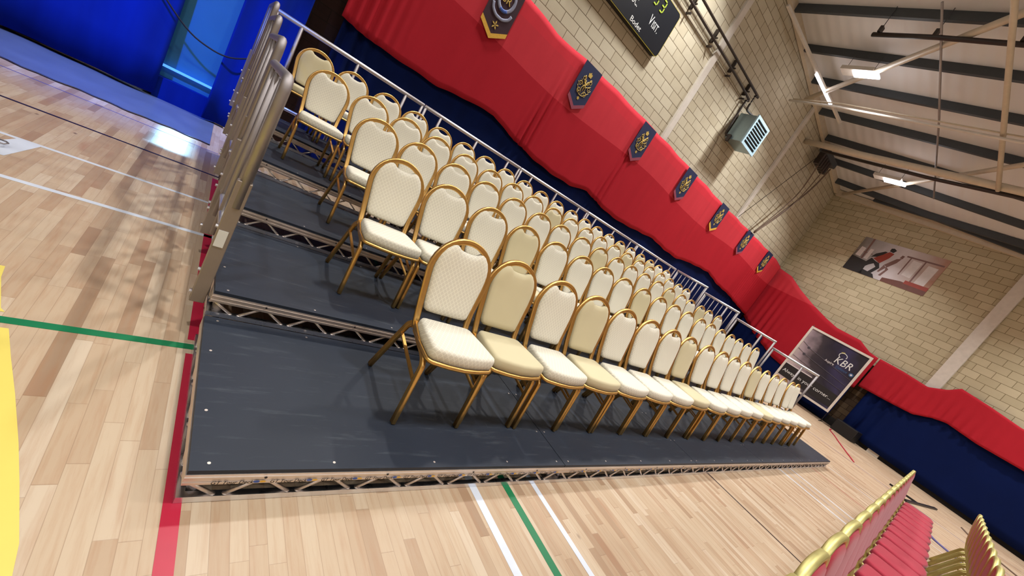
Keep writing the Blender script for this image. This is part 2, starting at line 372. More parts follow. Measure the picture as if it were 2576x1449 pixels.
for f in ((0,1,2,3),(4,5,6,7),(0,1,5,4),(1,2,6,5),(2,3,7,6),(3,0,4,7)): bm.faces.new([V[i] for i in f])
struct('baseboard_right', bm, 'dark')
# roof bracing and services
def rod(name, pts, r, mat, label, cat='pipe', n=8, group=None):
    bm = NB(); tube(bm, pts, r, n); o = obj(name, bm, mat, None, True); return tag(o, label, cat, group)
rod('roof_brace', [(13.6, 6.85, 8.66), (9.44, 1.94, 8.49), (7.2, -.7, 8.42)], .07, 'cream', 'long cream diagonal tube bracing the roof from the wall corner past both lamps', 'brace')
rod('roof_brace', [(19.4, 6.4, 8.06), (13.68, 1.35, 7.9), (10.6, -1.4, 7.8)], .06, 'cream', 'cream diagonal roof tube starting at the far corner of the hall', 'brace')
rod('conduit_pipe', [(12.9, 6.9, 8.2), (12.62, 5.32, 8.06), (12.03, 1.28, 7.58), (11.5, -3, 7.1)], .035, 'white', 'thin white pipe crossing the hall above the wide cream pipe', 'pipe')
rod('conduit_pipe', [(13.05, 6.9, 8.33), (12.72, 5.32, 8.22), (12.13, 1.28, 7.74), (11.6, -3, 7.25)], .02, 'cream', 'thinnest cream conduit just over the thin white pipe', 'pipe')
rod('duct_pipe', [(15.4, 6.95, 8.12), (15.1, 5.1, 7.94), (14.18, 1.1, 7.5), (13.5, -3, 7.05)], .095, 'cream', 'wide cream pipe with joint collars crossing below the roof', 'pipe', 12)
rod('service_pipe', [(15.47, 6.3, 7.95), (14.79, 2.98, 7.58), (14.25, 1.03, 7.38), (13.4, -3, 6.9)], .05, 'pipe', 'dark pipe running beneath the wide cream pipe', 'pipe')
rod('hanger_rod', [(9.3, 3.15, 8.62), (12.69, 3.05, 8.15), (16.5, 3.06, 7.7)], .022, 'steel_tube', 'thin grey rail under the purlins, nearer the wall', 'rail')
rod('hanger_beam', [(7.8, 2.0, 8.25), (8.82, 1.91, 8.15), (14.28, 1.53, 7.45)], .05, 'cream', 'stout pale tube crossing under the purlins at the right', 'brace')
t = thing('radiant_heater', 'dark radiant heater tube with brackets hanging below the roof', 'heater', (10.14, 3.2, 8.47))
bm = NB(); tube(bm, [(.13, 1.26, .14), (-.03, -.01, 0), (-.14, -1.4, -.17), (-.3, -3.6, -.45)], .05); obj('heater_tube', bm, 'pipe', t, True)
for y in (1.15, .05, -1.35):
    z = y*.12; bm = NB(); box(bm, (-.06+.1*y, y-.03, z+.03), (.06+.1*y, y+.03, z+.17)); obj('bracket', bm, 'pipe', t)
    bm = NB(); tube(bm, [(.1*y, y, z+.15), (.1*y, y, roof_z(10.14, 3.2+y)-8.47)], .008, 5); obj('hanger', bm, 'purlin', t)

# ceiling lights : visible ones first, the rest of the grid continues over the hall
def ceiling_light(x, y, label, power, rz=0., cone=True):
    z = roof_z(x, y)-.62
    t = thing('ceiling_light', label, 'light', (x, y, z), rz, 'high bay lamps under the roof')
    bm = NB(); rbox(bm, (-.16, -.16, .03), (.16, .62, .13), .012); obj('housing', bm, 'white', t)
    bm = NB(); rbox(bm, (-.14, -.30, -.01), (.14, .30, .03), .008); obj('diffuser', bm, 'lamp', t)
    for yy in (-.1, .55):
        bm = NB(); tube(bm, [(0, yy, .12), (0, yy, .5)], .006, 5); obj('hanger', bm, 'purlin', t)
    area_light('lamp_glow', (0, 0, -.05), (0, 0, 0), .28, .6, power, (1, .985, .96), 124, t)
    pl = bpy.data.lights.new('lamp_spill', 'POINT'); pl.energy = power*.07; pl.color = (.95, .97, 1); pl.shadow_soft_size = .12
    po_ = bpy.data.objects.new('lamp_spill', pl); COL.objects.link(po_); po_.location = (0, -.1, -.16); po_.parent = t
PW = 143
ceiling_light(11.72, 4.75, 'lit rectangular lamp nearest the camera among those seen under the roof', PW*1.3)
ceiling_light(16.45, 4.2, 'smaller looking lit lamp deeper in the hall below the diagonal brace', PW*1.3)
for x, y in ((7.0, 5.4), (2.3, 5.9), (-2.4, 6.0), (-7.1, 6.0), (-7., -.5), (-2.2, -.6), (2.5, -.6), (7.1, -1.2), (11.8, -1.8), (16.4, -2.4), (-7., -7), (-2.2, -7), (2.5, -7.2), (7.1, -7.6), (11.8, -8.)):
    if x < -2 and y > 0: continue
    ceiling_light(x, y, 'high bay lamp of the grid outside the view', PW*(1.3 if y > 3 else .95 if y > -4 else .75))
# strip lamp near the wall head
t = thing('strip_light', 'long slim strip lamp glowing beside the wall head', 'light', (12.8, 6.1, 8.66))
d = Vector((1.27, -.24, -.18))
bm = NB(); bar(bm, -d*2.3, d*1.2, .07, .07); obj('tray', bm, 'white', t)
bm = NB(); bar(bm, -d*.5+Vector((0,-.01,-.07)), d*.5+Vector((0,-.01,-.05)), .07, .04); obj('diffuser', bm, 'lamp', t)

# ================================================================== seating platform
H = .147
def build_deck_unit(k):
    """2 x 1 m stage deck; origin at front-left floor corner of the unit"""
    zt_ = H*(k+1); zb = zt_-H
    r = thing('stage_deck', '', 'stage deck')
    bm = NB(); box(bm, (.003, .002, zt_-.0175), (1.997, .997, zt_))
    o = obj('deck_board', bm, 'deck', r)
    bm = NB()
    for x in (.06, .5, 1., 1.5, 1.94):
        for y in (.035, .965): disc(bm, (x, y, zt_), .006, t=.0008, n=8)
    for y in (.3, .7):
        for x in (.04, 1.96): disc(bm, (x, y, zt_), .006, t=.0008, n=8)
    s = obj('screws', bm, 'alu', r); s['kind'] = 'stuff'
    bm = NB(); zf = zt_-.018
    box(bm, (0, 0, zf-.046), (2, .012, zf)); box(bm, (0, .988, zf-.046), (2, 1, zf)); box(bm, (0, .012, zf-.046), (.012, .988, zf)); box(bm, (1.988, .012, zf-.046), (2, .988, zf))
    for z in (zf-.012, zf-.034):
        box(bm, (0, -.003, z-.004), (2, 0, z+.002))
    obj('edge_rail', bm, 'alu', r)
    bm = NB()
    for y in (.0, .975): box(bm, (-.0, y, zb+.002), (2.0, y+.026, zb+.027))
    for x in (.0, 1.974): box(bm, (x, .026, zb+.002), (x+.026, .975, zb+.027))
    obj('bottom_chord', bm, 'weld', r)
    bm = NB(); zl, zu = zb+.024, zf-.044
    for y in (.013, .987):
        for i in range(8):
            c = .125+.25*i
            tube(bm, [(c-.105, y, zu), (c-.018, y, zl)], .0075, 6); tube(bm, [(c+.018, y, zl), (c+.105, y, zu)], .0075, 6)
            for s_ in (-1, 1):
                disc(bm, (c+s_*.02, y, zl), .011, t=.004, n=7)
    for x in (.013, 1.987):
        for i in range(4):
            c = .125+.25*i
            tube(bm, [(x, c-.105, zu), (x, c-.018, zl)], .0075, 6, (1,0,0)); tube(bm, [(x, c+.018, zl), (x, c+.105, zu)], .0075, 6, (1,0,0))
    obj('truss_web', bm, 'alu', r, True)
    for x in (.05, 1.95):
        for y in (.05, .95):
            bm = NB(); tube(bm, [(x, y, 0), (x, y, zf-.03)], .024, 10); obj('leg', bm, 'steel_tube', r, True)
    bm = NB()
    for x in (.25, .75, 1.25, 1.75): disc(bm, (x, -.004, zf-.014), .0055, (0,-1,0), .001, 8)
    h = obj('fixing_hole', bm, 'black', r); h['kind'] = 'stuff'
    if k == 0:
        w0 = text_mesh('lettering', 'GT Tour Deck', .022, 'black', r, FRONT, .0003, .25)
        bm = NB(); poly_prism(bm, [(.012*math.cos(a), .006*math.sin(a)) for a in [j*PI/4 for j in range(8)]], 0, .0005); l1 = obj('logo_mark', bm, 'badgeblue', r)
        bm = NB(); poly_prism(bm, [(.02+.012*math.cos(a), .005*math.sin(a)) for a in [j*PI/4 for j in range(8)]], 0, .0005); l2 = obj('logo_mark', bm, 'yellow_fringe', r)
        for i in range(10):
            x = .08+.19*i
            for src, dx, dz in ((w0, 0, -.042), (l1, .145, -.034), (l2, .145, -.034)):
                c = src if i == 0 else dup(src, r)
                c.location = (x+dx, -.0035, zf+dz)
    return r
TN = ['front', 'second', 'third', 'fourth', 'rear']
PN = ['at the left end', 'second from the left', 'in the middle', 'second from the right', 'at the far right end']
for k in range(5):
    proto = build_deck_unit(k)
    for i in range(5):
        o = proto if i == 0 else dup(proto)
        o.location = (2.0*i, 1.0*k, 0)
        tag(o, 'black topped stage deck of the %s tier, %s' % (TN[k], PN[i]), 'stage deck', 'stage decks of the seating platform')

# guardrails ---------------------------------------------------------
ZR = 1.115
def rail_panel(k, length, posts, bars=0, drop=.16, flat=False):
    """panel along local x, z measured from the floor; k = tier"""
    zt_ = H*(k+1); z1 = zt_+ZR
    r = thing('guardrail', '', 'guardrail')
    bm = NB(); rr = .026
    tube(bm, [(.01, 0, z1-rr), (length-.01, 0, z1-rr)], rr, 10, (0,1,0)); obj('top_rail', bm, 'alu_rail', r, True)
    bm = NB(); tube(bm, [(.03, 0, zt_+.13), (length-.03, 0, zt_+.13)], .02, 8, (0,1,0)); obj('bottom_rail', bm, 'alu_rail', r, True)
    for x in posts:
        bm = NB(); tube(bm, [(x, 0, zt_-drop), (x, 0, z1-.03)], .022, 9, (0,1,0)); obj('post', bm, 'steel_tube', r, True)
    if bars:
        for i in range(bars):
            x = length*(i+.5)/bars
            bm = NB(); tube(bm, [(x, 0, zt_+.14), (x, 0, z1-.03)], .011, 6, (0,1,0)); obj('baluster', bm, 'steel_tube', r, True)
    return r
p0 = rail_panel(4, 2.0, (.03, .3, 1.0, 1.7, 1.97))
for i in range(5):
    o = p0 if i == 0 else dup(p0)
    o.location = (2.0*i, 5.03, 0); tag(o, 'aluminium guardrail panel along the back of the platform, %s' % PN[i], 'guardrail', 'back guardrail panels')
for k, bars in ((4, 8), (3, 8), (2, 0), (1, 0)):
    o = rail_panel(k, 1.0, (.03, .33, .97) if not bars else (.03, .32, .97), bars)
    o.location = (10.03, 1.0*k, 0); o.rotation_euler = (0, 0, PI/2)
    tag(o, 'aluminium side guardrail at the far end of the %s tier' % TN[k], 'guardrail', 'far side guardrails')
for k in (4, 3, 2, 1):
    zt_ = H*(k+1); z1 = zt_+ZR; r = thing('guardrail', 'grey tube side guardrail at the near left end of the %s tier' % TN[k], 'guardrail', (-.04, 1.0*k+.1, 0), 0, 'near side guardrails')
    bm = NB(); R_ = .06; z2 = zt_-.06
    path = [(0, .0, zt_+.42), (0, .0, z1-R_-.026)] + [(0, R_-R_*math.cos(a), z1-R_-.026+R_*math.sin(a)) for a in (PI/8, PI/4, 3*PI/8)] + [(0, R_, z1-.026), (0, .97-R_, z1-.026)] + [(0, .97-R_+R_*math.sin(a), z1-R_-.026+R_*math.cos(a)) for a in (PI/8, PI/4, 3*PI/8)] + [(0, .97, z1-R_-.026), (0, .97, zt_+.42)]
    sweep(bm, path, circ(.026, 10), (1, 0, 0)); obj('top_rail', bm, 'steel_tube', r, True)
    for y in (.15, .5, .82):
        bm = NB(); tube(bm, [(0, y, zt_+.05), (0, y, z1-.05)], .02, 8, (1,0,0)); obj('post', bm, 'steel_tube', r, True)
    bm = NB(); tube(bm, [(0, .02, zt_+.2), (0, .95, zt_+.2)], .018, 8, (1,0,0)); obj('lower_rail', bm, 'alu_rail', r, True)
    for y in (.0, .93):
        bm = NB(); rbox(bm, (-.036, y-.02, zt_-.13), (.03, y+.02, zt_+.56), .003, 1); b = obj('bracket_plate', bm, 'plate', r)
        for z in (.05, -.08, .3):
            bm = NB(); disc(bm, (-.036, y, zt_+z), .01, (-1,0,0), .012, 6); obj('bolt', bm, 'weld', b)
        if k == 1 and y == 0:
            bm = NB(); box(bm, (-.03, y-.0225, zt_+.20), (.012, y-.0203, zt_+.29)); obj('sticker', bm, 'paper', b)
# ------------------------------------------------------------------ banquet chairs
LEAN = [(.38, .085), (.42, .092), (.46, .115), (.55, .15), (.66, .178), (.745, .2), (.98, .24)]
def lean(z):
    for (a, b), (c, d) in zip(LEAN, LEAN[1:]):
        if z <= c: return b+(d-b)*max(0, z-a)/(c-a)
    return LEAN[-1][1]
def cushion(outline, depth_prof, plane):
    """closed pad: outline list of 2D points; depth_prof [(scale, front offset, back offset)]; plane(p, d) -> 3D"""
    bm = NB(); c = Vector((sum(p[0] for p in outline)/len(outline), sum(p[1] for p in outline)/len(outline)))
    rings = []
    for s, d in depth_prof:
        rings.append([bm.verts.new(plane((c.x+(p[0]-c.x)*s, c.y+(p[1]-c.y)*s), d)) for p in outline])
    n = len(outline)
    for a, b in zip(rings, rings[1:]):
        for j in range(n): bm.faces.new((a[j], a[(j+1) % n], b[(j+1) % n], b[j]))
    bm.faces.new(rings[0][::-1]); bm.faces.new(rings[-1]); return bm
def build_chair(name, cat, fab, metal, legmat, square=False, backfab=None):
    r = thing(name, '', cat)
    tw = .017; th = .0125 if not square else .014
    prof = ribbed(tw, th) if not square else [(-.013,-.016),(0,-.019),(.013,-.016),(.016,0),(.013,.016),(0,.019),(-.013,.016),(-.016,0)]
    # seat cushion: bowed front, rounded corners
    so = []
    for t in [i*PI/2/4 for i in range(5)]: so.append((.168-.03+.03*math.cos(PI/2-t) if False else .16+.03*math.sin(t), .075+.03*math.cos(t)-.0))
    out = []
    def corner(cx, cy, r_, a0, a1, n=5): return [(cx+r_*math.cos(a0+(a1-a0)*i/n), cy+r_*math.sin(a0+(a1-a0)*i/n)) for i in range(n+1)]
    out += corner(.14, .045, .035, 0, PI/2) + corner(-.14, .045, .035, PI/2, PI)
    out += [(-.193, -.07)] + corner(-.165, -.205, .04, PI, PI*1.42) + [(-.09, -.262), (0, -.27), (.09, -.262)] + corner(.165, -.205, .04, PI*1.58, 2*PI) + [(.193, -.07)]
    bm = cushion(out, [(.96, .408), (1, .414), (1.012, .44), (1.005, .464), (.98, .476), (.9, .482), (.5, .487), (.15, .489)], lambda p, d: (p[0], p[1], d+.012*(-p[1]/.27)*.0))
    obj('seat', bm, fab, r, True)
    bm = NB(); rim = [(x*1.01, y*1.01, .402) for x, y in out]; sweep(bm, rim, [(-.009, -.011), (.009, -.011), (.012, 0), (.009, .011), (-.009, .011)], closed=True)
    obj('seat_frame', bm, metal, r, True)
    # back frame
    pts = [(-.168, lean(.40)-.01, .40), (-.17, lean(.44), .44), (-.172, lean(.48), .48), (-.178, lean(.55), .55), (-.188, lean(.63), .63), (-.197, lean(.70), .70)]
    if square: arch = [(-.2, .78), (-.195, .84), (-.175, .885), (-.13, .915), (-.07, .928), (0, .932)]
    else: arch = [(-.2*math.cos(a), .74+.198*math.sin(a)) for a in [i*PI/2/9 for i in range(10)]]
    pts += [(x, lean(z), z) for x, z in arch]
    full = pts + [(-x, y, z) for x, y, z in pts[-2::-1]] if abs(pts[-1][0]) < 1e-6 else pts + [(-x, y, z) for x, y, z in pts[::-1]]
    bm = NB(); sweep(bm, full, prof, (0, 1, 0)); obj('back_frame', bm, metal, r, True)
    # back pad with dip below the crown
    po = []
    side = [(.150, .512), (.155, .535), (.163, .58), (.172, .65), (.180, .71), (.182, .75)]
    if square: top = [(.178, .80), (.165, .855), (.13, .895), (.08, .91), (.04, .913), (0, .915)]
    else: top = [(.179, .79), (.168, .83), (.148, .866), (.12, .893), (.098, .902), (.078, .896), (.06, .882), (.03, .876), (0, .875)]
    half = [(.08, .498), (.13, .50)] + side + top
    po = [(0, .498)] + half + [(-x, z) for x, z in half[-2::-1]]
    def pl(p, d): return (p[0], lean(p[1])+d, p[1])
    bm = cushion(po, [(.5, -.033), (.8, -.031), (.93, -.026), (.985, -.017), (1, -.004), (1, .008), (.97, .014), (.7, .017)], pl)
    o = obj('backrest', bm, fab if not backfab else backfab, r, True)
    # legs: front leg runs on from the side rail, rear leg splays back
    for s in (-1, 1):
        bm = NB(); P = smoothpath([(s*.172, .09, .425), (s*.186, -.03, .402), (s*.196, -.15, .384), (s*.199, -.198, .35), (s*.200, -.208, .30), (s*.202, -.228, .0)], 3)
        sweep(bm, P, ribbed(tw, th), (s, 0, 0)); obj('leg', bm, metal, r, True)
        bm = NB(); P = smoothpath([(s*.172, .085, .428), (s*.178, .125, .395), (s*.184, .15, .34), (s*.201, .268, .0)], 3)
        sweep(bm, P, ribbed(tw, th), (s, 0, 0)); obj('leg', bm, legmat, r, True)
        bm = NB(); bar(bm, (s*.186, .155, .325), (s*.199, -.205, .245), .009, .018, (s, 0, 0)); obj('brace', bm, legmat, r)
    return r
CH = [
[[1.05,-.057],[1.49,-.023],[1.945,-.03],[2.39,-.018],[2.83,-.018],[3.27,-.015],[3.71,-.018],[4.14,.0],[4.585,-.018],[5.025,-.015],[5.465,-.002],[5.905,.005],[6.345,.005],[6.785,.01],[7.225,.008],[7.665,.01],[8.105,-.008],[8.545,.02]],
[[.9,-.004],[1.345,.008],[1.79,-.014],[2.235,.004],[2.675,-.006],[3.115,-.008],[3.555,.016],[3.99,.02],[4.43,.003],[4.87,.0],[5.31,.006],[5.75,.01],[6.19,-.002],[6.63,.02],[7.07,.02],[7.51,.019],[7.95,.03],[8.39,.02],[8.83,.008]],
[[.925,-.021],[1.365,-.019],[1.805,-.017],[2.245,.008],[2.685,.001],[3.125,-.02],[3.565,.014],[4.005,-.004],[4.445,.001],[4.885,-.009],[5.325,.012],[5.765,.02],[6.205,.01],[6.645,.008],[7.085,-.003],[7.525,.02],[7.965,-.001],[8.405,.02],[8.845,-.008]],
[[.596,.007],[1.05,-.026],[1.495,-.018],[1.937,.01],[2.379,-.006],[2.82,-.003],[3.26,.009],[3.70,.008],[4.14,-.009],[4.58,-.01],[5.02,.0],[5.46,.01],[5.90,.01],[6.34,.002],[6.78,-.002],[7.22,.01],[7.66,-.007],[8.10,.006],[8.54,.01],[8.98,.03]],
[[.545,.0],[.995,.008],[1.455,-.031],[1.898,-.025],[2.34,.02],[2.782,.007],[3.224,.007],[3.666,-.002],[4.108,-.009],[4.55,-.003],[4.992,-.002],[5.434,-.01],[5.876,-.005],[6.318,.01],[6.76,.008],[7.202,.006],[7.644,.003],[8.086,-.001],[8.528,-.001],[8.97,.01],[9.412,.02]]]
BE = {(0,1),(0,3),(0,7),(0,12),(1,3),(1,8),(2,8),(2,13),(2,16),(3,8),(3,13),(4,0),(4,15),(4,17),(4,18)}
pi_, pb_ = build_chair('banquet_chair', 'chair', 'ivory', 'gold', 'darkgold'), build_chair('banquet_chair', 'chair', 'beige', 'gold', 'darkgold')
used = set()
for k, row in enumerate(CH):
    for i, (x, dy) in enumerate(row):
        p = pb_ if (k, i) in BE else pi_
        o = p if id(p) not in used else dup(p); used.add(id(p))
        o.location = (x, 1.0*k+.58+dy, H*(k+1)+.004); o.rotation_euler = (0, 0, random.uniform(-.012, .012)*(0 if (k == 0 and i < 3) else 1))
        n = len(row)
        place = (ORD[i]+' from the left') if i < n-1 else 'last on the right'
        tag(o, '%s banquet chair with gold frame, %s in the %s row' % ('plain beige' if (k, i) in BE else 'ivory', place, TN[k]), 'chair', 'banquet chairs on the %s tier' % TN[k])
# red chairs on the floor, backs towards the platform
pr = build_chair('banquet_chair', 'chair', 'crimson', 'palegold', 'palegold', True, 'crimson_shaded')
first = True
for rown, xs, y0, sl in (('nearer', [1.24+.44*i for i in range(18)], -1.40, .03), ('farther', [4.75+.44*i for i in range(10)], -2.02, .012)):
    for i, x in enumerate(xs):
        o = pr if first else dup(pr); first = False
        o.location = (x, y0+sl*(x-1.24), .004); o.rotation_euler = (0, 0, random.uniform(-.012, .012))
        tag(o, 'red banquet chair, %s from the far end of the floor row %s the platform' % (ORD[len(xs)-1-i], 'nearest' if rown == 'nearer' else 'farther from'), 'chair', 'red chairs in the floor row %s the platform' % ('nearest' if rown == 'nearer' else 'farther from'))

# ================================================================== drapes
def interp(tab, x):
    if x <= tab[0][0]: return tab[0][1]
    for (a, b), (c, d) in zip(tab, tab[1:]):
        if x <= c: return b+(d-b)*(x-a)/(c-a)
    return tab[-1][1]
def drape(name, label, cat, P, s0, s1, step, top, bot, mat, fold, nz=14, group=None):
    """P(s, off) -> xy point, off towards the hall; fold(s, f) -> offset (f = 0 top, 1 bottom)"""
    bm = NB(); n = int((s1-s0)/step)+1; grid = []
    for i in range(n+1):
        s = s0+(s1-s0)*i/n; zt_, zb = top(s), bot(s); colv = []
        for j in range(nz+1):
            f = j/nz; x, y = P(s, fold(s, f)); colv.append(bm.verts.new((x, y, zt_+(zb-zt_)*f)))
        grid.append(colv)
    for a, b in zip(grid, grid[1:]):
        for j in range(nz): bm.faces.new((a[j], b[j], b[j+1], a[j+1]))
    o = obj(name, bm, mat, None, True); md = o.modifiers.new('thickness', 'SOLIDIFY'); md.thickness = .006; md.offset = 0
    return tag(o, label, cat, group)
BOUND = [(.85,2.38),(1.02,2.36),(1.45,2.32),(2.71,2.34),(3.4,2.46),(4.0,2.51),(4.55,2.37),(5.39,2.24),(6.0,2.2),(6.72,2.22),(7.35,2.35),(8.1,2.22),(8.7,2.17),(9.34,2.19),(10.83,2.32),(11.6,2.24),(12.57,2.23),(13.06,2.33),(14.0,2.42),(14.88,2.47),(16,2.3),(17.27,2.22),(19.9,1.9)]
TOP = [(.8,4.62),(3.5,4.6),(4.4,4.52),(5.4,4.58),(7.8,4.6),(10.5,4.58),(13,4.54),(16,4.56),(18.9,4.56),(19.9,4.45)]
def gs(x, c, w): return math.exp(-((x-c)/w)**2)
def back_fold(s, f):
    a = .012*math.sin(s*2.3)+.006*math.sin(s*7.1)
    lean_ = s+.35*(f-.5)
    a += (.035*gs(s, 1.2, .45)+.055*gs(lean_, 5.05, .22)*f+.04*gs(lean_, 7.95, .2)*f+.05*gs(lean_, 18.2, .5)*f)*math.sin(s*2*PI/.17)
    a += .02*gs(s, 12.3, .04)*1.0
    return .15+a
def PB(s, off): return (s, YB-off)
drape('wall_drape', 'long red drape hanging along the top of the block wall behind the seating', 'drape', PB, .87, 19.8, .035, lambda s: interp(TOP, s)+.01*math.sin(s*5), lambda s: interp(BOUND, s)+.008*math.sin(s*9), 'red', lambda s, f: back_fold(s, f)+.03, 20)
def navy_fold(s, f): return .1+.01*math.sin(s*3)+(.05*gs(s, 1.15, .4)+.03*gs(s, 17.8, .8))*math.sin(s*2*PI/.22)
drape('wall_drape', 'long navy drape hanging to the floor below the red one behind the seating', 'drape', PB, .93, 19.8, .05, lambda s: interp(BOUND, s)+.25, lambda s: .03, 'navy', navy_fold, 8)
def PE(s, off): p = endp(s, 0, off); return (p.x, p.y)
ETOP1 = [(0.1,4.45),(.86,4.3),(1.5,3.95),(2.27,3.61),(3.0,3.35),(3.53,3.2),(4.41,3.17),(4.87,2.94),(5.19,2.89)]
EB1 = [(0,1.91),(.99,1.42),(2.24,.96),(3.0,.85),(5.2,1.6)]
def ef(s, f): return .16+.012*math.sin(s*2)+(.05*gs(s-.3*f, .9, .5)+.005)*math.sin(s*2*PI/.3)*f
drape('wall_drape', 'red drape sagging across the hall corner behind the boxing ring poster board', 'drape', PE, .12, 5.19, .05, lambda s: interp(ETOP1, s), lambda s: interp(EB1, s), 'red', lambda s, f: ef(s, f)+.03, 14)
drape('wall_drape', 'navy drape below the red one in the hall corner behind the boxing ring poster board', 'drape', PE, .12, 5.1, .06, lambda s: interp(EB1, s)+.2, lambda s: .04, 'navy', lambda s, f: ef(s, f*.5), 6)
ETOP2 = [(5.27,2.9),(6.0,2.87),(6.72,2.79),(7.12,2.99),(7.34,3.21),(8.1,3.1),(8.81,2.96),(10.5,3.0),(14,3.0),(20,3.0)]
EB2 = [(5.3,1.72),(5.53,1.74),(6.32,1.77),(6.87,1.81),(7.29,2.01),(7.61,2.09),(8.37,1.99),(9.35,1.98),(14,2.0),(20,2.0)]
def ef2(s, f): return .17+.014*math.sin(s*2.2)+(.05*gs(s-.5*f, 5.9, .4)+.035*gs(s-1.2*f, 6.6, .5)+.008)*math.sin(s*2*PI/.24)*f
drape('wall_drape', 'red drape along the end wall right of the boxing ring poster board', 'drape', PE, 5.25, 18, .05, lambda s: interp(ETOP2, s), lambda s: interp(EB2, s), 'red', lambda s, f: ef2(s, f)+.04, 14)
drape('wall_drape', 'navy drape hanging below the red one on the end wall', 'drape', PE, 5.55, 18, .05, lambda s: interp(EB2, s)+.2, lambda s: .13+.1*gs(s, 5.7, .5), 'navy', lambda s, f: .12+.05*math.sin(s*2*PI/.35)*gs(s, 6.0, .5)+.012*math.sin(s*2), 8)
# royal blue drapes at the left around the doorway
drape('stage_drape', 'royal blue drape left of the lit doorway', 'drape', PB, XA+.05, -.84, .06, lambda s: 5.2, lambda s: .05, 'royal', lambda s, f: .16+.04*math.sin(s*4.1)+.02*math.sin(s*9.7)+.12*f*f, 10)
drape('stage_drape', 'royal blue drape between the lit doorway and the dark brick pier', 'drape', PB, -.27, .48, .03, lambda s: 5.2, lambda s: .03, 'royal', lambda s, f: .2+.03*math.sin(s*15)+.1*f*f, 10)
bm = NB(); box(bm, (-.86, 6.93, 0), (-.2, 6.985, 2.4)); d = struct('door_1', bm, 'teal', 'teal door seen between the blue drapes')
bm = NB(); box(bm, (-.86, 6.86, .44), (-.22, 6.9, .47)); o = obj('light_strip', bm, 'blue_strip', d)
bm = NB(); box(bm, (-.86, 6.8, .0), (-.22, 6.93, .3)); obj('sill_box', bm, 'royal', d)
rod('cable', smoothpath([(-2.0, 6.55, 2.2), (-1.2, 6.55, 1.45), (-.75, 6.6, 1.08), (-.45, 6.62, .98), (-.2, 6.6, 1.0), (.05, 6.6, 1.15)], 5), .012, 'rubber', 'black cable sagging across the lit doorway', 'cable', 6)
# floor sheet and its hem
bm = NB(); nn = 90; gr = []
for i in range(nn+1):
    x = XA+.1+(9.3)*i/nn; gr.append([bm.verts.new((x, 5.3+.02*math.sin(x*9)+.015*math.sin(x*23), .004)), bm.verts.new((x, 5.8, .006+.004*math.sin(x*5))), bm.verts.new((x, 6.35, .005+.003*math.sin(x*8))), bm.verts.new((x, 6.92, .004))])
for a, b in zip(gr, gr[1:]):
    for j in range(3): bm.faces.new((a[j], b[j], b[j+1], a[j+1]))
o = obj('floor_sheet', bm, 'vinyl', None, True); tag(o, 'grey plastic floor sheet in front of the royal blue drape', 'floor covering')
bm = NB(); tube(bm, [(x, 5.3+.02*math.sin(x*9)+.015*math.sin(x*23), .008) for x in [XA+.1+9.3*i/180 for i in range(181)]], .009, 6)
obj('hem', bm, 'blackline', o, True)

